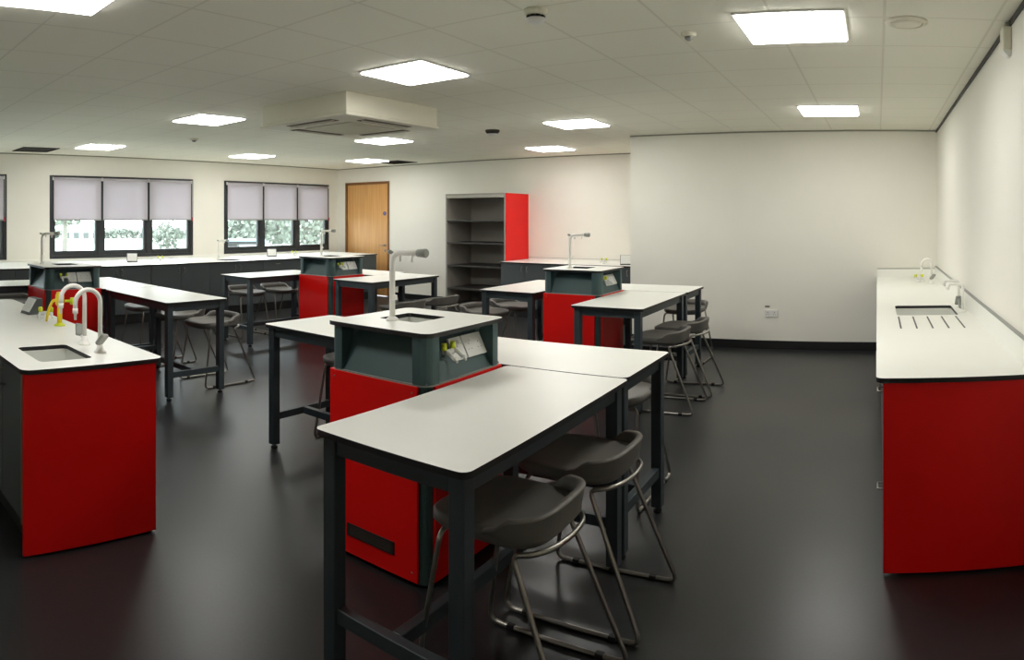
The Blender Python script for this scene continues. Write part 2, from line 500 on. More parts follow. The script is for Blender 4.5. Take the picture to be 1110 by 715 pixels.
def detector(x, y, label, r=.05, dark=False):
    o = thing('smoke_detector', label, 'detector', (x, y, CZ))
    MB().lathe([(r * 1.05, 0), (r * 1.05, -.012), (r * .95, -.03), (r * .92, -.032)], seg=28).build('detector_base', M['slot'] if dark else M['cream'], o)
    s = MB()
    for k in range(8):
        a = 2 * PI * k / 8
        px, py = math.cos(a), math.sin(a)
        s.tube([(px * r * .72 - py * .011, py * r * .72 + px * .011, -.040), (px * r * .72 + py * .011, py * r * .72 - px * .011, -.040)], .0085, 6)
    s.lathe([(r * .62, -.031), (r * .62, -.05)], seg=20)
    s.build('chamber', M['black'], o)
    MB().lathe([(r * .9, -.047), (r * .88, -.052), (r * .6, -.068), (r * .2, -.074)], seg=28).build('detector_cap', M['white_pl'], o)
detector(-1.7, 3.07, 'white smoke detector with dark slots near the photo top centre', .058)
detector(-4.48, 6.99, 'dark topped smoke detector on the ceiling beyond the air conditioner', .085, True)
def sensor(x, y, label, r):
    o = thing('ceiling_sensor', label, 'sensor', (x, y, CZ))
    MB().lathe([(r, 0), (r, -.014), (r * .8, -.022)], seg=24).build('sensor_base', M['cream'], o)
    MB().lathe([(r * .55, -.02), (r * .5, -.035), (r * .2, -.045)], seg=20).build('sensor_lens', M['grey_pl'], o)
sensor(-1.09, 3.8, 'small round ceiling sensor between the smoke detector and the large light', .045)
sensor(-7.8, 4.88, 'small round ceiling sensor left of the air conditioner', .06)
o = thing('ceiling_speaker', 'round flush ceiling speaker right of the large light panel', 'speaker', (.16, 3.72, CZ))
MB().lathe([(.118, 0), (.118, -.006), (.095, -.016), (.09, -.010), (.088, -.004)], seg=36).build('speaker_rim', M['cream'], o)
MB().lathe([(.086, -.002), (.084, -.012), (.05, -.018), (.01, -.02)], seg=36).build('speaker_grille', M['cream'], o)
o = thing('wall_sensor', 'cream motion sensor box high on the right wall', 'sensor', (XR, 3.66, 2.51))
MB().box(-.05, 0, -.045, .045, .03, .16, bev=.008).build('sensor_body', M['cream'], o)
MB().quadbox([(-.02, -.03, 0), (0, -.03, 0), (0, .03, 0), (-.02, .03, 0), (-.05, -.04, .03), (0, -.04, .03), (0, .04, .03), (-.05, .04, .03)]).build('sensor_lens', M['white_pl'], o)
MB().box(-.03, 0, -.03, .03, .16, .185, bev=.004).build('mount', M['grey_trim'], o)

# wall socket on the projecting wall
o = thing('wall_socket', 'white double power socket low on the blank right hand wall', 'socket', (-1.31, YJ, .44))
s = MB().box(-.085, .085, -.014, 0, -.045, .045, bev=.005)
for cx in (-.042, .042):
    s.box(cx - .004, cx + .004, -.0155, -.014, .008, .02, 1); s.box(cx - .018, cx - .008, -.0155, -.014, -.014, -.009, 1); s.box(cx + .008, cx + .018, -.0155, -.014, -.014, -.009, 1)
s.build('face_plate', [M['white_pl'], M['slot']], o)
for cx in (-.012, .012):
    MB().box(cx - .008, cx + .008, -.018, -.014, .018, .034, bev=.002).build('switch', M['white_pl'], o)
tag(MB().box(-.03, .03, -.008, 0, -.008, .008, bev=.003).build('cable_clip', M['slot'], None, (-1.36, YJ, .525)), 'tiny dark clip on the wall just above the white double socket', 'clip')

# ------------------------------------------------------------------ tables
TZ = .875
def make_table():
    L, W = 1.31, .66
    o = thing('lab_table', '', 'table', (0, 0, 0))
    MB().slab(rr(-L / 2, L / 2, -W / 2, W / 2, .035, 6), [], TZ - .022, TZ).build('tabletop', [M['top'], M['core']], o)
    lx, ly, s = L / 2 - .055, W / 2 - .055, .029
    f = MB()
    z0, z1 = TZ - .085, TZ - .0225
    f.box(-lx, lx, -ly - .018, -ly + .018, z0, z1).box(-lx, lx, ly - .018, ly + .018, z0, z1)
    f.box(-lx - .018, -lx + .018, -ly, ly, z0, z1).box(lx - .018, lx + .018, -ly, ly, z0, z1)
    f.build('apron', M['slate'], o)
    for sx in (-1, 1):
        for sy in (-1, 1):
            l = MB().box(sx * lx - s, sx * lx + s, sy * ly - s, sy * ly + s, .03, TZ - .023, bev=.004).build('leg', M['slate'], o)
            MB().lathe([(.022, 0), (.024, .006), (.024, .014), (.012, .018), (.012, .032)], sx * lx, sy * ly, 0, 16).build('foot', M['rubber'], l)
    for sx in (-1, 1):
        MB().box(sx * lx - .02, sx * lx + .02, -ly + s, ly - s, .20, .25, bev=.003).build('end_rail', M['slate'], o)
    MB().box(-lx + .02, lx - .02, -.02, .02, .20, .25, bev=.003).build('stretcher', M['slate'], o)
    return o
T0 = make_table()
tabs = [
 (-1.455, 2.268, PI / 2, 'front white topped lab table with two charcoal stools on its right'),
 (-1.795, 3.266, 0, 'white topped lab table butted behind the front table, right of the nearest sink pod'),
 (-3.115, 3.266, 0, 'white topped lab table projecting left behind the nearest sink pod'),
 (-2.215, 5.85, PI / 2, 'white topped lab table right of the middle distance pod, before the blank wall'),
 (-2.535, 6.845, 0, 'white topped lab table behind the pod nearest the blank wall, its far right end'),
 (-3.61, 6.53, PI / 2, 'white topped lab table in front of the tall open shelving'),
 (-5.65, 6.38, PI / 2, 'white topped lab table right of the pod that stands before the door'),
 (-6.64, 6.82, 0, 'white topped lab table mostly hidden behind the pod before the door'),
 (-7.11, 5.71, PI / 2, 'white topped lab table left of the pod before the door, under the right window'),
 (-5.81, 3.27, 0, 'bright white topped lab table with bare end legs, right of the far left pod'),
 (-7.13, 3.27, 0, 'white topped lab table mostly hidden behind the far left pod'),
 (-7.46, 2.25, PI / 2, 'white topped lab table at the left photo edge, left of the far left pod'),
]
for i, (x, y, r, lab) in enumerate(tabs):
    if i == 0:
        T0.location = (x, y, 0); T0.rotation_euler = (0, 0, r); T0['label'] = lab; T0['group'] = 'white topped lab tables'
    else:
        dup(T0, (x, y, 0), r, lab)

# ------------------------------------------------------------------ stools
def make_stool():
    o = thing('lab_stool', '', 'stool')
    ZS = .614
    # seat: dished pan with rounded outline and turned down sides
    bm = MB(); N = 40
    def outline(t, k):
        a = 2 * PI * t
        c, s = math.cos(a), math.sin(a)
        e = 2.0 / 3.6
        x = .222 * k * math.copysign(abs(c) ** e, c); y = (.245 if s > 0 else .225) * k * math.copysign(abs(s) ** e, s)
        return x, y + .02
    loops = []
    for k, z in ((0.05, -.012), (.45, -.010), (.8, -.003), (.95, .004), (1.0, .0), (1.0, -.03), (.93, -.048), (.5, -.05), (0.05, -.05)):
        ring = []
        for i in range(N):
            x, y = outline(i / N, k)
            drop = 0.014 * max(0, (y - .14) / .12) ** 2
            ring.append(bm.bm.verts.new((x, y, ZS + z - drop)))
        loops.append(ring)
    for A, B in zip(loops, loops[1:]):
        for i in range(N):
            f = bm.bm.faces.new((A[i], A[(i + 1) % N], B[(i + 1) % N], B[i])); f.smooth = True
    bm.bm.faces.new(loops[0]); bm.bm.faces.new(loops[-1][::-1])
    bm.build('seat', M['seat'], o)
    # low wrap-around back
    b = MB(); n = 30; prof = []
    for i in range(n + 1):
        t = .505 + (.995 - .505) * i / n
        x, y = outline(t, .985)
        u = min(i, n - i) / n
        ramp = min(1, u / .10); ramp = ramp * ramp * (3 - 2 * ramp)
        hgt = .004 + (.040 + .018 * math.sin(PI * i / n)) * ramp
        d = Vector((x, y - .02, 0)).normalized()
        inn = Vector((x, y, 0)) - d * .018
        out = Vector((x, y, 0))
        prof.append([inn + Vector((0, 0, ZS - .02)), inn + d * .004 + Vector((0, 0, ZS + hgt - .006)), inn + d * .012 + Vector((0, 0, ZS + hgt)),
                     out + d * .014 + Vector((0, 0, ZS + hgt)), out + d * .019 + Vector((0, 0, ZS + hgt - .007)), out + d * .003 + Vector((0, 0, ZS - .02))])
    vs = [[b.bm.verts.new(p) for p in pr] for pr in prof]
    K = len(vs[0])
    for A, B in zip(vs, vs[1:]):
        for k in range(K):
            f = b.bm.faces.new((A[k], A[(k + 1) % K], B[(k + 1) % K], B[k])); f.smooth = k in (1, 2, 3, 0)
    b.bm.faces.new(vs[0][::-1]); b.bm.faces.new(vs[-1])
    b.build('backrest', M['seat'], o)
    # sled frame
    fr = MB()
    for s in (-1, 1):
        pass
    ring = [(.195, -.105, .545), (.185, -.165, .553), (.12, -.212, .557), (0, -.228, .558), (-.12, -.212, .557), (-.185, -.165, .553), (-.195, -.105, .545)]
    side = [(.236, -.335, .010), (.236, .262, .010), (.205, .175, .557)]
    full = [(0.03, .175, .557), side[2], side[1], side[0]] + ring
    L_ = [(-p[0], p[1], p[2]) for p in (side[0], side[1], side[2])] + [(-.03, .175, .557)]
    fr.tube(fillet(full + L_, .045, 6), .0095, 10)
    fr.tube([(-.04, .175, .557), (.04, .175, .557)], .0095, 10)
    fr.tube([(-.17, .06, .556), (.17, .06, .556)], .007, 8)
    fo = fr.build('frame', M['chrome'], o)
    for s in (-1, 1):
        for y in (-.22, .16):
            MB().box(s * .236 - .013, s * .236 + .013, y - .016, y + .016, 0, .022, bev=.004).build('glide', M['rubber'], fo)
    return o
S0 = make_stool()
Wt, Et, St = PI / 2, -PI / 2, PI      # local +y turned to face west, east, south
stools = [
 (-1.215, 2.045, Wt, 'charcoal low backed stool nearest the camera, under the front table'),
 (-1.21, 2.63, Wt, 'second charcoal low backed stool along the right side of the front table'),
 (-1.52, 3.72, St, 'charcoal stool on the far side of the table behind the front table'),
 (-3.44, 3.60, St, 'stool whose thin leg shows left of the nearest sink pod'),
 (-1.82, 5.56, Wt, 'nearest charcoal stool at the table by the blank right hand wall'),
 (-1.80, 6.13, Wt, 'farther charcoal stool on the right of the table by the blank wall'),
 (-2.15, 7.40, St, 'charcoal stool behind the far end of the tables by the blank wall'),
 (-4.10, 6.20, Et, 'nearer stool left of the table in front of the tall shelving'),
 (-4.10, 6.80, Et, 'farther stool left of the table in front of the tall shelving'),
 (-5.08, 6.02, Wt, 'dark stool right of the table before the door, nearer of its two'),
 (-5.05, 6.64, Wt, 'dark stool right of the table before the door, next to the shelving'),
 (-7.58, 5.58, Et, 'left of two pale lit stools under the table below the right window'),
 (-7.56, 6.16, Et, 'right of two pale lit stools below the right window, against the pod'),
 (-5.60, 3.74, St, 'pale lit stool behind the free end of the bright left table'),
 (-6.22, 3.74, St, 'middle of three stools behind the bright left tables'),
 (-6.98, 3.74, St, 'stool farthest left behind the bright left tables, beside the pod'),
 (-7.98, 2.40, Et, 'stool seen over the left bench at the table by the photo edge'),
]
for i, (x, y, r, lab) in enumerate(stools):
    if i == 0:
        S0.location = (x, y, 0); S0.rotation_euler = (0, 0, r); S0['label'] = lab; S0['group'] = 'charcoal lab stools'
    else:
        dup(S0, (x, y, 0), r, lab)

# ------------------------------------------------------------------ service pods
PZ = 1.12
def make_pod():
    o = thing('sink_pod', '', 'sink pod')
    h = .305
    zr = .882
    # worktop with bowl cut-out
    hx0, hx1, hy0, hy1 = -.175, .07, -.09, .15
    MB().slab(rr(-.32, .32, -.32, .32, .05, 6), [rr(hx0, hx1, hy0, hy1, .02, 4)], PZ - .02, PZ).build('worktop', [M['top'], M['core']], o)
    sk = MB(); d = PZ - .14; t = .006
    sk.box(hx0 - t, hx0, hy0 - t, hy1 + t, d, PZ - .021).box(hx1, hx1 + t, hy0 - t, hy1 + t, d, PZ - .021)
    sk.box(hx0, hx1, hy0 - t, hy0, d, PZ - .021).box(hx0, hx1, hy1, hy1 + t, d, PZ - .021).box(hx0 - t, hx1 + t, hy0 - t, hy1 + t, d - t, d)
    so = sk.build('sink_bowl', M['sink'], o)
    MB().lathe([(.03, 0), (.03, .003), (.02, .004)], (hx0 + hx1) / 2, (hy0 + hy1) / 2, d, 18).build('drain', M['chrome'], so)
    # carcass with rounded corners
    MB().prism(rr(-h + .012, h - .012, -h + .012, h - .012, .05, 6), 0.012, zr).build('body', M['teal'], o)
    # red removable panels
    p = MB().box(-h + .004, h - .055, -h - .002, -h + .012, .02, zr, bev=.002).build('panel', M['red'], o)
    for (sx, sz) in ((-h + .035, zr - .03), (h - .085, zr - .03), (-h + .035, .06), (h - .085, .06)):
        q = MB(); q.lathe([(.005, 0), (.004, .002)], seg=10)
        for v in q.bm.verts: v.co = Vector((v.co.x, -v.co.z, v.co.y))
        q.build('screw', M['chrome'], p, (sx, -h - .002, sz))
    g = MB().box(-.18, .12, -h - .007, -h - .002, .105, .165, bev=.002)
    for k in range(5): g.box(-.16, .10, -h - .0082, -h - .007, .115 + k * .009, .119 + k * .009, 1)
    go = g.build('vent_grille', [M['black'], M['slot']], p)
    go['label'] = 'black slotted vent grille'
    MB().box(h - .012, h + .002, -h + .055, h - .004, .02, zr, bev=.002).build('panel', M['red'], o)
    MB().box(-h + .055, h - .004, h - .012, h + .002, .02, zr, bev=.002).build('panel', M['red'], o)
    MB().box(-h - .002, -h + .012, -h + .004, h - .055, .02, zr, bev=.002).build('panel', M['red'], o)
    # pale edge strip above the red panels
    e = MB().slab(rr(-h + .002, h - .002, -h + .002, h - .002, .05, 6), [rr(-h + .05, h - .05, -h + .05, h - .05, .02, 3)], zr, zr + .008, 0, 0)
    e.build('edge_strip', M['grey_pl'], o)
    # corner posts
    zt = PZ - .0205
    for sx in (-1, 1):
        for sy in (-1, 1):
            R, Wd = .055, .085
            pts = [(sx * (h - Wd), sy * (h - Wd)), (sx * h, sy * (h - Wd))]
            for k in range(7):
                a = PI / 2 * k / 6
                pts.append((sx * (h - R + R * math.cos(a)), sy * (h - R + R * math.sin(a))))
            pts.append((sx * (h - Wd), sy * h))
            MB().prism(pts, zr + .008, zt).build('corner_post', M['teal'], o)
    # slanted service panels
    q = h - .085
    top_in, bot_in = h - .118, h - .010
    for sx in (-1, 1):
        for sy in (-1, 1):
            za, zb = zr + .008, zt
            def D(r, z, t_):
                return (sx * r + t_ * sy * .003, sy * r - t_ * sx * .003, z)
            zq = za + (zb - za) * (bot_in - q) / (bot_in - top_in)
            m = MB()
            a_ = [m.bm.verts.new(D(r, z, -1)) for r, z in ((q + .004, zq - .01), (q + .004, zb), (top_in, zb))]
            b_ = [m.bm.verts.new(D(r, z, 1)) for r, z in ((q + .004, zq - .01), (q + .004, zb), (top_in, zb))]
            m.bm.faces.new(a_); m.bm.faces.new(b_[::-1])
            for k in range(3): m.bm.faces.new((a_[k], b_[k], b_[(k + 1) % 3], a_[(k + 1) % 3]))
            m.build('corner_fin', M['teal'], o)
    def slope(fn, name='service_panel'):
        m = MB()
        za, zb = zr + .008, zt
        bi, ti = bot_in - .012, top_in - .012
        A = [fn(-bot_in, bot_in, za), fn(bot_in, bot_in, za), fn(bi, bi, za), fn(-bi, bi, za),
             fn(-top_in, top_in, zb), fn(top_in, top_in, zb), fn(ti, ti, zb), fn(-ti, ti, zb)]
        return m.quadbox(A).build(name, M['teal'], o)
    slope(lambda a, b, z: (a, -b, z)); slope(lambda a, b, z: (a, b, z)); slope(lambda a, b, z: (-b, a, z))
    sp = slope(lambda a, b, z: (b, a, z))
    # sockets and gas taps on the +x panel: frame with origin half way up the slope
    za, zb = zr + .008, zt
    up = Vector((top_in - bot_in, 0, zb - za)); sl = up.length; up.normalize()
    nx = Vector((up.z, 0, -up.x))
    org = Vector((bot_in, 0, za))
    def P(y, d, n): return tuple(org + up * d + nx * n + Vector((0, y, 0)))
    def slab(y0, y1, d0, d1, n0, n1, m, mi=0):
        m.quadbox([P(y0, d0, n0), P(y1, d0, n0), P(y1, d1, n0), P(y0, d1, n0), P(y0, d0, n1), P(y1, d0, n1), P(y1, d1, n1), P(y0, d1, n1)], mi)
    for (y0, y1, cs, nm) in ((-.048, .047, (-.003,), 'single_socket'), (.058, .214, (.095, .173), 'double_socket')):
        m = MB(); slab(y0, y1, .068, .178, .0, .012, m); k = m
        for c in cs:
            slab(c - .002, c + .002, .128, .136, .012, .0125, k, 1); slab(c - .015, c - .009, .104, .107, .012, .0125, k, 1); slab(c + .009, c + .015, .104, .107, .012, .0125, k, 1)
        so = m.build(nm, [M['white_pl'], M['slot']], o)
        for c in cs:
            k = MB(); slab(c - .008 + .026, c + .008 + .026, .145, .162, .012, .016, k); k.build('switch', M['white_pl'], so)
    g = MB()
    g.tube([P(-.10, .115, 0), P(-.10, .115, .035)], .012, 12)
    g.tube([P(-.140, .115, .035), P(-.062, .115, .035)], .012, 12)
    for yy in (-.135, -.068):
        g.tube([P(yy, .118, .035), P(yy, .105, .055), P(yy, .07, .075)], .01, 10)
        g.tube([P(yy, .07, .075), P(yy, .05, .082)], .006, 10)
    go = g.build('gas_tap', M['white_pl'], o)
    for yy in (-.135, -.068):
        k = MB(); k.tube([P(yy, .125, .035), P(yy, .155, .05)], .013, 12); ko = k.build('tap_knob', M['lime'], go); ko['label'] = 'lime yellow knob'
    return o
P0 = make_pod()
pods = [(-2.11, 2.60, 'nearest teal and red sink pod, in the middle foreground'),
        (-2.865, 6.18, 'teal and red sink pod near the blank wall, in front of the back bench'),
        (-6.46, 6.17, 'teal and red sink pod standing in front of the wooden door'),
        (-6.81, 2.61, 'teal and red sink pod at the far left below the left window')]
for i, (x, y, lab) in enumerate(pods):
    if i == 0:
        P0.location = (x, y, 0); P0['label'] = lab; P0['group'] = 'sink pods'
    else:
        dup(P0, (x, y, 0), 0, lab)

# pod taps
def make_pod_tap():
    o = thing('lab_tap', '', 'tap')
    MB().lathe([(.032, 0), (.032, .006), (.022, .014), (.0155, .018)], seg=24).build('tap_base', M['tapwhite'], o)
    c = MB(); c.tube(fillet([(0, 0, .012), (0, 0, .333), (.16, 0, .335)], .06, 8), .0145, 14)
    c.build('spout', M['tapwhite'], o)
    MB().box(.010, .026, -.011, .011, .10, .125, bev=.003).build('collar', M['tapwhite'], o)
    for x in (.05, .125):
        n = MB(); n.tube([(x, 0, .335), (x, 0, .29)], .0075, 10, radii=[.009, .006]); n.build('nozzle', M['tapwhite'], o)
    k = MB(); k.tube([(.150, 0, .335), (.160, 0, .335), (.163, 0, .335), (.210, 0, .335), (.215, 0, .335)], .02, 16, radii=[.013, .014, .019, .022, .019])
    ko = k.build('tap_handle', M['grey_pl'], o); ko['label'] = 'grey plastic end handle'
    lv = MB(); lv.tube([(.012, 0, .325), (-.012, 0, .335), (-.024, 0, .335)], .009, 10, radii=[.006, .010, .011]); lv.build('lever', M['grey_pl'], o)
    return o
PT = make_pod_tap()
ptaps = [(-2.185, 2.50, PZ, .0, 'white bent neck lab tap on the nearest sink pod'),
         (-2.985, 6.10, PZ, .0, 'white lab tap on the pod near the blank wall'),
         (-6.58, 6.10, PZ, .25, 'white lab tap on the pod before the door, against the window'),
         (-6.98, 2.42, PZ, .7, 'white lab tap on the far left pod, against the window')]
for i, (x, y, z, r, lab) in enumerate(ptaps):
    if i == 0: PT.location = (x, y, z); PT.rotation_euler = (0, 0, r); PT['label'] = lab; PT['group'] = 'taps on the sink pods'
    else: dup(PT, (x, y, z), r, lab)

# ------------------------------------------------------------------ perimeter benches
BZ = .90
def cab_front(o, w, depth, kind):
    """cabinet local: x along front 0..w, front face at y=0 facing -y, body to +depth"""
    c = MB(); zt = BZ - .0225
    c.box(.002, .02, .022, depth, .15, zt).box(w - .02, w - .002, .022, depth, .15, zt).box(.02, w - .02, .022, depth, .15, .168).box(.02, w - .02, depth - .008, depth, .168, zt).box(.02, w - .02, .022, .04, zt - .03, zt)
    c.build('carcass', M['cab'], o)
    MB().box(.0, w, .06, depth, 0, .15).build('plinth', M['plinth'], o)
    def handle(par, cx, z, vert):
        m = MB(); L = .042
        pts = [(cx, 0, z - L), (cx, -.028, z - L), (cx, -.028, z + L), (cx, 0, z + L)] if vert else [(cx - L, 0, z), (cx - L, -.028, z), (cx + L, -.028, z), (cx + L, 0, z)]
        m.tube(fillet(pts, .012, 4), .005, 8); m.build('handle', M['chrome'], par)
    if kind == 'double':
        for (a, b, hx) in ((.003, w / 2 - .002, w / 2 - .05), (w / 2 + .002, w - .003, w / 2 + .05)):
            d_ = MB().box(a, b, 0, .02, .155, BZ - .03, bev=.0015).build('door', M['cab'], o)
            handle(d_, hx, .79, True)
    elif kind == 'single':
        d_ = MB().box(.003, w - .003, 0, .02, .155, BZ - .03, bev=.0015).build('door', M['cab'], o)
        handle(d_, .05, .79, True)
    else:
        zs = [.155, .50, BZ - .028] if kind == 'deep' else [.155, .37, .55, .71, BZ - .028]
        for a, b in zip(zs, zs[1:]):
            d_ = MB().box(.003, w - .003, 0, .02, a + .002, b - .002, bev=.0015).build('drawer', M['cab'], o)
            handle(d_, w / 2, (a + b) / 2 + .03 if kind != 'deep' else (.23 if a < .4 else .73), False)

def cabinet(x, y, rz, w, depth, kind, label, group):
    o = thing('base_cabinet', label, 'cabinet', (x, y, 0), rz, group)
    cab_front(o, w, depth, kind)
    return o

# --- left bench (peninsula), front faces the camera side (-y)
LX1, LY0, LY1 = -3.06, .98, 1.67
c1 = cabinet(-3.86, LY0, 0, .778, LY1 - LY0, 'double', 'dark grey double door cabinet closing the near end of the left bench', 'left bench cabinets')
e = MB().box(.780, .802, -.012, LY1 - LY0 + .012, .012, BZ - .0225, bev=.002).build('end_panel', M['red'], c1); e['label'] = 'bright red end panel'
s = MB().box(.766, .7795, -.016, -.0005, .155, BZ - .03, bev=.002).build('edge_strip', M['alu'], c1); s['label'] = 'bronze toned metal edge strip'
cabinet(-4.66, LY0, 0, .798, LY1 - LY0, 'double', 'dark grey double door cabinet under the left bench, second from its end', 'left bench cabinets')
cabinet(-5.74, LY0, 0, 1.078, LY1 - LY0, 'double', 'dark grey cabinet under the far end of the left bench', 'left bench cabinets')
def basin(parent, hx0, hx1, hy0, hy1, zt, dep):
    sk = MB(); d = zt - dep; t = .006
    sk.box(hx0 - t, hx0, hy0 - t, hy1 + t, d, zt).box(hx1, hx1 + t, hy0 - t, hy1 + t, d, zt)
    sk.box(hx0, hx1, hy0 - t, hy0, d, zt).box(hx0, hx1, hy1, hy1 + t, d, zt).box(hx0 - t, hx1 + t, hy0 - t, hy1 + t, d - t, d)
    so = sk.build('sink_bowl', M['sink'], parent)
    MB().lathe([(.035, 0), (.035, .003), (.02, .004)], (hx0 + hx1) / 2, (hy0 + hy1) / 2, d, 18).build('drain', M['chrome'], so)
wt = thing('worktop', 'white worktop with a sink on the red ended left bench', 'worktop', (-3.04, .955, BZ))
MB().slab(rr(-2.74, 0, 0, .765, .05, 6), [rr(-.56, -.16, .145, .435, .03, 4)], -.022, 0).build('slab', [M['top'], M['core']], wt)
basin(wt, -.56, -.16, .145, .435, -.0225, .16)

def swan_tap(x, y, z, rz, lside, label, group, H_=.34, R=.072):
    o = thing('swan_neck_tap', label, 'tap', (x, y, z), rz, group)
    MB().lathe([(.034, 0), (.034, .006), (.024, .014), (.017, .03), (.015, .05)], seg=24).build('tap_base', M['tapwhite'], o)
    pts = [(0, 0, .03), (0, 0, H_ - R)]
    for k in range(1, 15):
        a = PI * k / 14 * 1.0
        pts.append((0, -R + R * math.cos(a), H_ - R + R * math.sin(a)))
    pts += [(0, -2 * R, H_ - R - .03)]
    t = MB(); t.tube(pts, .0125, 14); t.build('spout', M['tapwhite'], o)
    n = MB(); n.tube([(0, -2 * R, H_ - R - .025), (0, -2 * R, H_ - R - .05), (0, -2 * R, H_ - R - .055), (0, -2 * R, H_ - R - .085)], .01, 12, radii=[.0145, .0145, .008, .0065])
    n.build('nozzle', M['tapwhite'], o)
    st = MB(); st.tube([(0, 0, .03), (lside * .035, -.01, .055)], .010, 10); hs = st.build('valve_stem', M['tapwhite'], o)
    p = MB()
    p.box(-.011, .011, -.022, .022, -.035, .045, bev=.009, seg=3)
    hp = p.build('lever', M['grey_pl'], o, (lside * .048, -.014, .075)); hp.rotation_euler = (-.25, lside * .75, 0)
    hp['label'] = 'grey paddle lever'
    return o
swan_tap(-3.555, 1.49, BZ, 0, -1, 'white swan neck tap on the left bench, beside the yellow gas tap', 'swan neck taps on the left bench')
swan_tap(-3.315, 1.48, BZ, 0, 1, 'white swan neck tap on the left bench, nearest its red end', 'swan neck taps on the left bench')
g = thing('gas_tap', 'tall yellow gas tap post on the left bench', 'gas tap', (-4.25, 1.60, BZ))
MB().lathe([(.040, 0), (.040, .005), (.024, .012), (.018, .02)], seg=22).build('tap_base', M['lime'], g)
t = MB(); t.tube([(0, 0, .015), (0, 0, .14)], .017, 12); t.lathe([(.017, .13), (.03, .145), (.03, .20), (.02, .225)], seg=18); t.build('post', M['yellow'], g)
t = MB(); t.tube(fillet([(0, 0, .165), (-.045, -.03, .17), (-.07, -.055, .10), (-.085, -.065, .02)], .03), .010, 10); to = t.build('outlet', M['yellow'], g)
t = MB(); t.tube([(.02, .03, .165), (.03, .065, .165)], .009, 10); t.tube([(.03, .065, .165), (.036, .09, .165)], .024, 14); t.build('tap_knob', M['lime'], g)
def twin_gas(x, y, z, rz, label, group=None):
    g = thing('gas_tap', label, 'gas tap', (x, y, z), rz, group)
    MB().lathe([(.026, 0), (.026, .006), (.018, .012), (.015, .04)], seg=18).tube([(-.045, 0, .045), (.045, 0, .045)], .015, 12).build('tap_body', M['white_pl'], g)
    for s in (-1, 1):
        n = MB(); n.tube([(s * .04, 0, .045), (s * .045, -.03, .04), (s * .05, -.06, .022)], .009, 10, radii=[.012, .009, .006]); n.build('nozzle', M['white_pl'], g)
        k = MB(); k.lathe([(.013, .055), (.016, .065), (.016, .085), (.010, .09)], s * .038, 0, 0, 14); ko = k.build('tap_knob', M['lime'], g); ko['label'] = 'lime yellow knob'
twin_gas(-4.53, 1.60, BZ, 1.15, 'small white twin gas tap with lime knobs on the left bench')

def wedge(x, y, z, rz, label, group, s=1.0):
    """bench top socket box with a sloped white face towards local -y"""
    o = thing('socket_box', label, 'socket box', (x, y, z), rz, group)
    w2, d0, d1, hh = .095 * s, -.075 * s, .075 * s, .15 * s
    m = MB().quadbox([(-w2, d0, 0), (w2, d0, 0), (w2, d1, 0), (-w2, d1, 0), (-w2, d0 + .095 * s, hh), (w2, d0 + .095 * s, hh), (w2, d1, hh), (-w2, d1, hh)])
    # keep a low front lip
    m.build('housing', M['dgrey_pl'], o)
    up = Vector((0, .095 * s, hh)); L = up.length; up.normalize(); nn = Vector((0, -up.z, up.y))
    og = Vector((0, d0, 0))
    def P(x_, d, n): return tuple(og + up * d + nn * n + Vector((x_, 0, 0)))
    f = MB(); a, b, c, e_ = -w2 + .008, w2 - .008, .022, L - .006
    f.quadbox([P(a, c, 0), P(b, c, 0), P(b, e_, 0), P(a, e_, 0), P(a, c, .008), P(b, c, .008), P(b, e_, .008), P(a, e_, .008)])
    k = f
    for cx in (-.042 * s, .042 * s):
        for (u0, u1, v0, v1) in ((-.002, .002, .098, .106), (-.013, -.008, .072, .075), (.008, .013, .072, .075)):
            k.quadbox([P(cx + u0, v0 * s, .008), P(cx + u1, v0 * s, .008), P(cx + u1, v1 * s, .008), P(cx + u0, v1 * s, .008), P(cx + u0, v0 * s, .0088), P(cx + u1, v0 * s, .0088), P(cx + u1, v1 * s, .0088), P(cx + u0, v1 * s, .0088)], 1)
    f.build('face_plate', [M['white_pl'], M['slot']], o)
wedge(-4.86, 1.60, BZ, .1, 'wedge shaped socket box with white sloped face on the left bench', 'wedge socket boxes on the benches', .78)

# --- right bench
RX0 = .03
kinds = ['deep', 'double', 'double', 'double', 'double', 'double']
names_r = ['dark grey drawer cabinet behind the red end panel of the right bench',
           'dark grey cabinet under the sink of the right bench', 'third dark grey cabinet from the red end of the right bench',
           'fourth dark grey cabinet from the red end of the right bench', 'fifth dark grey cabinet from the red end of the right bench',
           'dark grey cabinet of the right bench nearest the back wall']
n = 6; y0r, y1r = 3.08, YJ - .004
wr = (y1r - y0r) / n
for i in range(n):
    c = cabinet(RX0, y0r + (i + 1) * wr, -PI / 2, wr - .002, XR - RX0 - .006, kinds[i], names_r[i], 'right bench cabinets')
    if i == 0:
        # local x runs towards -y (nearest end at x = w)
        e = MB().box(wr, wr + .022, -.004, XR - RX0 - .004, .012, BZ - .0225, bev=.002).build('end_panel', M['red'], c); e['label'] = 'bright red end panel'
wt = thing('worktop', 'long white worktop with sink and drainer grooves on the right bench', 'worktop', (0, 3.04, BZ))
Lw = YJ - 3.04 - .002
outl = rr(-.005, XR - .002, 0, Lw, .035, 5)
MB().slab(outl, [rr(.145, .605, 1.97, 2.52, .03, 4)], -.022, 0).build('slab', [M['top'], M['core']], wt)
basin(wt, .145, .605, 1.97, 2.52, -.0225, .17)
for k in range(5):
    gx = .155 + k * .105
    MB().box(gx - .0055, gx + .0055, 1.37, 1.90, -.0002, .0012).build('drainer_groove', M['core'], wt)
MB().box(XR - .022, XR - .002, .0, Lw, .0, .125, 0).box(XR - .0225, XR - .0015, .0, Lw, .125, .135, 1).build('upstand', [M['top'], M['grey_pl']], wt)
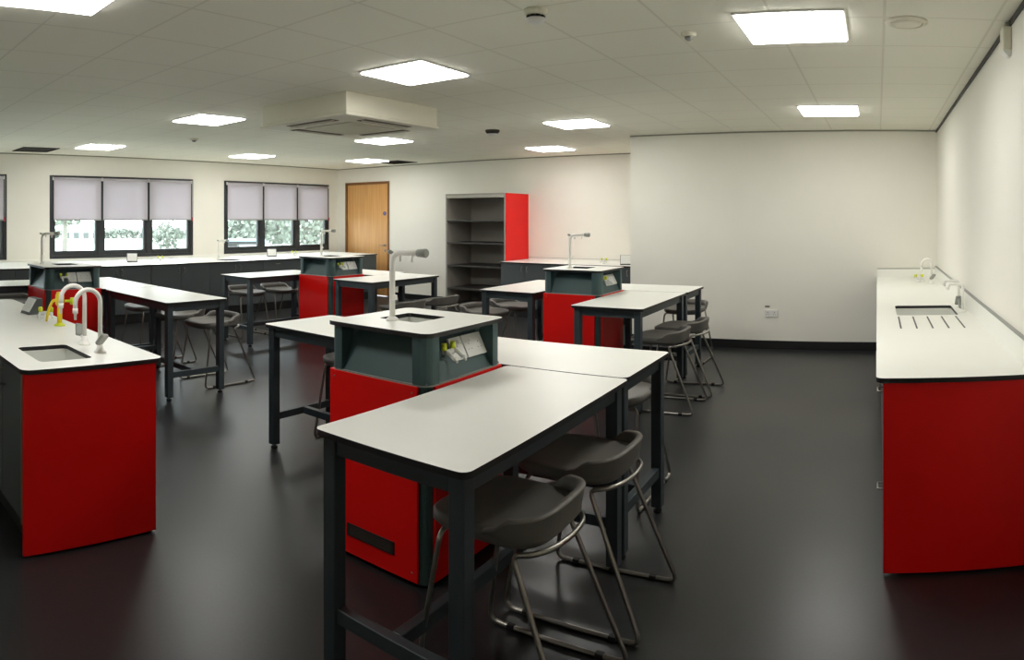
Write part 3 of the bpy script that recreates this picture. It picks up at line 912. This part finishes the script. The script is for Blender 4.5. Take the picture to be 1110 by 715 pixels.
MB().box(.0, XR - .023, Lw - .02, Lw, .0, .10, 0).box(.0, XR - .023, Lw - .0205, Lw, .10, .108, 1).build('upstand', [M['top'], M['grey_pl']], wt)
def pillar_tap(x, y, z, rz, label, ls):
    o = thing('pillar_tap', label, 'tap', (x, y, z), rz, 'pillar taps at the right bench sink')
    MB().lathe([(.03, 0), (.03, .006), (.02, .014), (.014, .02)], seg=20).build('tap_base', M['tapwhite'], o)
    t = MB(); t.tube(fillet([(0, 0, .01), (0, 0, .215), (0, -.11, .215), (0, -.115, .175)], .03), .0115, 12); t.build('spout', M['tapwhite'], o)
    p = MB().box(-.011, .011, -.024, .024, -.035, .04, bev=.009, seg=3)
    h = p.build('lever', M['grey_pl'], o, (ls * .036, -.01, .06)); h.rotation_euler = (.0, ls * .3, .5); h['label'] = 'grey paddle lever'
    s = MB(); s.tube([(0, 0, .035), (ls * .036, -.01, .05)], .009, 8); s.build('valve_stem', M['tapwhite'], o)
pillar_tap(.655, 5.15, BZ, -PI / 2, 'white pillar tap at the right bench sink, nearer of the pair', -1)
pillar_tap(.655, 5.42, BZ, -PI / 2, 'white pillar tap at the right bench sink, farther of the pair', 1)
swan_tap(.60, 7.45, BZ, -1.2, 1, 'white arched tap in the far corner of the right bench', 'arched tap in the corner', .27, .06)
twin_gas(.47, 7.62, BZ, .2, 'small white twin gas tap at the far end of the right bench')

# --- window bench
WXF = -9.25
edges = [1.7, 2.8, 3.9, 5.0, 6.1, 7.2, 7.85, 9.0, 10.1]
wk = ['double', 'double', 'double', 'double', 'double', 'drawers', 'double', 'double']
wl = ['dark grey double cabinet under the window bench, far left of the photo',
      'dark grey double cabinet under the window bench behind the far left pod',
      'dark grey double cabinet under the left half of the left window',
      'dark grey double cabinet under the right half of the left window',
      'dark grey double cabinet under the window bench sink, between the two windows',
      'dark grey drawer cabinet under the left part of the right window',
      'dark grey double cabinet under the right window, partly behind a pod',
      'dark grey double cabinet at the door end of the window bench']
for i in range(8):
    # front faces +x : rotate +90 so local -y -> +x
    cabinet(WXF, edges[i], PI / 2, edges[i + 1] - edges[i] - .002, WXF - XW - .004, wk[i], wl[i], 'window bench cabinets')
wt = thing('worktop', 'long white worktop running below the windows', 'worktop', (WXF + .02, 1.69, BZ))
dW = WXF + .02 - XW - .002
MB().slab(rr(-dW, 0, 0, 8.42, .015, 3), [rr(-.52, -.17, 4.85, 5.25, .03, 4)], -.022, 0).build('slab', [M['top'], M['core']], wt)
basin(wt, -.52, -.17, 4.85, 5.25, -.0225, .15)
MB().box(-dW, -dW + .02, 0, 8.42, 0, .028, bev=.002).build('upstand', M['top'], wt)
dup(PT, (-9.78, 6.62, BZ), .4, 'white lab tap on the window bench between the windows', 'tap on the window bench')
wedge(-9.95, 5.02, BZ, 1.15, 'wedge shaped socket box below the middle of the left window', 'wedge socket boxes on the benches', .92)
wedge(-9.95, 7.95, BZ, 1.0, 'wedge shaped socket box below the right window', 'wedge socket boxes on the benches', .92)
twin_gas(-9.95, 5.55, BZ, 1.2, 'small white twin gas tap below the right half of the left window')
twin_gas(-9.95, 8.5, BZ, 1.2, 'small white twin gas tap below the right window')

# --- back bench and tall shelving
BKX0, BKX1, BKY = -7.20, -5.94, 9.68
b = thing('bookcase', 'tall empty grey shelving unit with a red side by the far wall', 'bookcase', (BKX0, BKY, 0))
bw, bd, bh = BKX1 - BKX0, YF - BKY - .003, 2.05
MB().box(0, .03, 0, bd, 0, bh, bev=.002).build('side_panel', M['shelfgrey'], b)
MB().box(bw - .035, bw - .012, 0, bd, 0, bh, bev=.002).build('side_panel', M['shelfgrey'], b)
r_ = MB().box(bw - .0118, bw, .012, bd, 0, bh - .002, bev=.002).build('end_panel', M['red'], b); r_['label'] = 'bright red side panel'
MB().box(.03, bw - .035, bd - .012, bd, .08, bh - .02).build('back_panel', M['shelfgrey'], b)
MB().box(.03, bw - .035, .0, bd - .012, bh - .025, bh, bev=.001).build('top_panel', M['shelfgrey'], b)
MB().box(.03, bw - .035, .004, .02, bh - .075, bh - .025, bev=.001).build('header', M['shelfpale'], b)
MB().box(.03, bw - .035, .02, bd - .012, 0, .08).build('plinth', M['shelfdark'], b)
for z in (1.588, 1.197, .793, .39, .095):
    MB().box(.03, bw - .035, .008, bd - .012, z - .025, z, bev=.001).build('shelf', M['shelfdark'], b)
BY = 9.5
for i in range(3):
    w3 = (XJ - .0 - BKX1 - .02) / 3
    cabinet(BKX1 + .015 + i * w3, BY, 0, w3 - .002, YF - BY - .004, 'double' if i != 1 else 'drawers',
            ['dark grey cabinet of the back bench beside the red side of the shelving', 'dark grey drawer cabinet of the back bench hidden behind a pod', 'dark grey cabinet at the wall corner end of the back bench'][i], 'back bench cabinets')
wt = thing('worktop', 'white worktop of the back bench right of the tall shelving', 'worktop', (BKX1 + .012, BY - .02, BZ))
MB().slab(rr(0, XJ - BKX1 - .012, 0, YF - BY + .016, .012, 3), [], -.022, 0).build('slab', [M['top'], M['core']], wt)
MB().box(0, XJ - BKX1 - .012, YF - BY - .002, YF - BY + .016, 0, .025, 0).box(0, XJ - BKX1 - .012, YF - BY - .003, YF - BY + .016, .025, .031, 1).build('upstand', [M['top'], M['grey_pl']], wt)
wedge(-3.80, 9.75, BZ, .35, 'wedge shaped socket box on the back bench by the wall corner', 'wedge socket boxes on the benches', 1.0)
twin_gas(-4.22, 9.85, BZ, .2, 'small white twin gas tap on the back bench')

# ------------------------------------------------------------------ outdoors
gm = mat('pale dry grass', rgb(206, 212, 200), 0.9, var=0.12, vscale=.15)
o = struct(MB().box(-150, XW - .25, -60, 160, -.9, -.7).build('ground', gm))
LEAF = mat('grey green leaves', rgb(104, 110, 101), 0.7, var=0.25, vscale=2)
BARK = mat('bark', rgb(110, 106, 100), 0.9)
def tree(x, y, hh, cr, label, n=700, seed=1, low=False):
    rnd = random.Random(seed)
    o = thing('tree', label, 'tree', (x, y, -.7), group='trees outside the windows')
    t = MB(); t.tube([(0, 0, 0), (.05, .03, hh * .5), (0, .1, hh * .8)], .12, 8, radii=[.16, .11, .04])
    for k in range(5):
        a = k * 1.3
        t.tube([(.03, .02, hh * (.35 + .08 * k)), (cr * .6 * math.cos(a), cr * .6 * math.sin(a), hh * (.5 + .08 * k))], .03, 6, radii=[.05, .015])
    t.build('trunk', BARK, o)
    c = MB()
    for k in range(n):
        while True:
            p = Vector((rnd.uniform(-1, 1), rnd.uniform(-1, 1), rnd.uniform(-1, 1)))
            if .2 < p.length < 1: break
        lump = .75 + .25 * math.sin(p.x * 7 + seed) * math.sin(p.y * 6) * math.cos(p.z * 5 + seed)
        p = Vector((p.x * cr * lump, p.y * cr * lump, (hh * .47 + p.z * hh * .46 * lump) if low else (hh * .62 + p.z * hh * .36 * lump)))
        s = rnd.uniform(.08, .20) * max(.6, cr / 2)
        a = Vector((rnd.gauss(0, 1), rnd.gauss(0, 1), rnd.gauss(0, 1))).normalized() * s
        b_ = a.orthogonal().normalized() * s * .6
        v = [c.bm.verts.new(p + q) for q in (a, b_, -a, -b_)]
        c.bm.faces.new(v)
    c.build('crown', LEAF, o, fix=False)
def ang(px, d):
    th = (px - 951) / 732.0
    return d * math.sin(th), d * math.cos(th)
for k, (px, dd, hh, cr, lab) in enumerate([
    (70, 34, 5.5, 2.2, 'loose leaved tree outside the left pane of the left window'),
    (181, 40, 2.6, 1.2, 'round tree outside the right pane of the left window'),
    (253, 36, 3.6, 1.7, 'grey green tree outside the left pane of the right window'),
    (277, 54, 4.6, 2.2, 'tall tree behind the blue car outside the right window'),
    (300, 44, 4.0, 2.2, 'tree outside the middle pane of the right window'),
    (330, 37, 3.8, 1.8, 'broad tree outside the right pane of the right window'),
    (354, 42, 4.0, 1.5, 'tree outside the window nearest the door, at its right edge')]):
    x, y = ang(px, dd)
    tree(x, y, hh, cr, lab, 1100, k + 3, k > 0)
BL = mat('pale grey render', rgb(160, 163, 160), .8, var=.08)
def far_building(px, d, w_, h_, label):
    x, y = ang(px, d)
    o = thing('building', label, 'building', (x, y, -.7), -(px - 951) / 732.0, )
    MB().box(-w_ / 2, w_ / 2, 0, 6, 0, h_).build('wall', BL, o)
    MB().quadbox([(-w_ / 2 - .3, -.3, h_), (w_ / 2 + .3, -.3, h_), (w_ / 2 + .3, 6.3, h_), (-w_ / 2 - .3, 6.3, h_),
                  (-w_ / 2 - .3, 2.8, h_ + .8), (w_ / 2 + .3, 2.8, h_ + .8), (w_ / 2 + .3, 3.2, h_ + .8), (-w_ / 2 - .3, 3.2, h_ + .8)]).build('roof', M['grey_pl'], o)
    for k in range(4):
        cx = -w_ / 2 + w_ * (k + .5) / 4
        MB().box(cx - w_ * .07, cx + w_ * .07, -.05, .05, h_ * .35, h_ * .8).build('window', M['dgrey_pl'], o)
far_building(88, 64, 3.6, 1.2, 'low grey building far outside the left window')
far_building(128, 90, 2.4, .8, 'small far off building outside the middle pane of the left window')
x, y = ang(118, 78)
hg = thing('hedge', 'long low grey green hedge far outside the left window', 'hedge', (x, y, -.7), -(118 - 951) / 732.0)
hm = MB(); rh = random.Random(5)
for k in range(2600):
    p = Vector((rh.uniform(-9, 9), rh.uniform(-.6, .6), rh.uniform(0, 1.0 + .25 * math.sin(k * .7))))
    a = Vector((rh.gauss(0, 1), rh.gauss(0, 1), rh.gauss(0, 1))).normalized() * rh.uniform(.1, .22)
    b_ = a.orthogonal() * .6
    hm.bm.faces.new([hm.bm.verts.new(p + q) for q in (a, b_, -a, -b_)])
hm.build('foliage', LEAF, hg, fix=False)
# blue car
x, y = ang(270, 30)
car = thing('car', 'pale blue car parked outside the left pane of the right window', 'car', (x, y, -.7), .95)
CB = mat('pale blue car paint', rgb(120, 158, 206), .3)
m = MB()
prof = [(-2.0, .3), (2.0, .3), (2.0, .75), (1.3, .88), (.7, 1.38), (-1.0, 1.40), (-1.7, .92), (-2.0, .85)]
a = [m.bm.verts.new((p[0], -.82, p[1])) for p in prof]; b_ = [m.bm.verts.new((p[0], .82, p[1])) for p in prof]
m.bm.faces.new(a); m.bm.faces.new(b_[::-1])
for i in range(len(prof)):
    m.bm.faces.new((a[i], b_[i], b_[(i + 1) % len(prof)], a[(i + 1) % len(prof)]))
m.build('body', CB, car)
for s in (-1, 1):
    MB().quadbox([(-1.3, s * .83 - .01, .92), (.95, s * .83 - .01, .92), (.95, s * .83 + .01, .92), (-1.3, s * .83 + .01, .92),
                  (-.9, s * .83 - .01, 1.32), (.6, s * .83 - .01, 1.32), (.6, s * .83 + .01, 1.32), (-.9, s * .83 + .01, 1.32)]).build('side_window', M['black'], car)
    for wx in (-1.25, 1.25):
        q = MB(); q.tube([(wx, s * .70, .31), (wx, s * .84, .31)], .31, 20); q.build('wheel', M['rubber'], car)
# white railing
x, y = ang(306, 24)
rl = thing('railing', 'white railing outside the middle pane of the right window', 'railing', (x, y, -.7), .9)
WP = mat('white paint', rgb(215, 215, 212), .5)
MB().box(-1.6, 1.6, -.03, .03, 1.3, 1.38).box(-1.6, 1.6, -.03, .03, .7, .76).build('rail', WP, rl)
for k in range(5):
    MB().box(-1.6 + k * .78, -1.52 + k * .78, -.04, .04, 0, 1.38).build('post', M['dgrey_pl'], rl)

# ------------------------------------------------------------------ world and camera
wd = bpy.data.worlds.new('overcast sky'); scn.world = wd; wd.use_nodes = True
bg = wd.node_tree.nodes['Background']
bg.inputs['Color'].default_value = (.88, .95, 1.0, 1); bg.inputs['Strength'].default_value = 10.0

cam = bpy.data.cameras.new('camera'); co = bpy.data.objects.new('camera', cam); COL.objects.link(co)
cam.type = 'PANO'
cam.panorama_type = 'CENTRAL_CYLINDRICAL'
F, X0, HR = 732.0, 951.0, 236.5
cam.central_cylindrical_range_u_min = (0 - X0) / F
cam.central_cylindrical_range_u_max = (1110 - X0) / F
cam.central_cylindrical_range_v_min = -(715 - HR) / F
cam.central_cylindrical_range_v_max = HR / F
cam.central_cylindrical_radius = 1.0
co.location = (0, 0, 1.62)
co.rotation_euler = (PI / 2, 0, 0)
cam.clip_start = .05; cam.clip_end = 400
scn.camera = co
scn.view_settings.view_transform = 'Standard'
scn.view_settings.look = 'None'
scn.view_settings.gamma = 1.0
scn.view_settings.use_curve_mapping = False
scn.view_settings.exposure = 0.0
scn.cycles.max_bounces = 10
scn.cycles.diffuse_bounces = 6
scn.cycles.use_denoising = True
scn.cycles.sample_clamp_indirect = 6.0
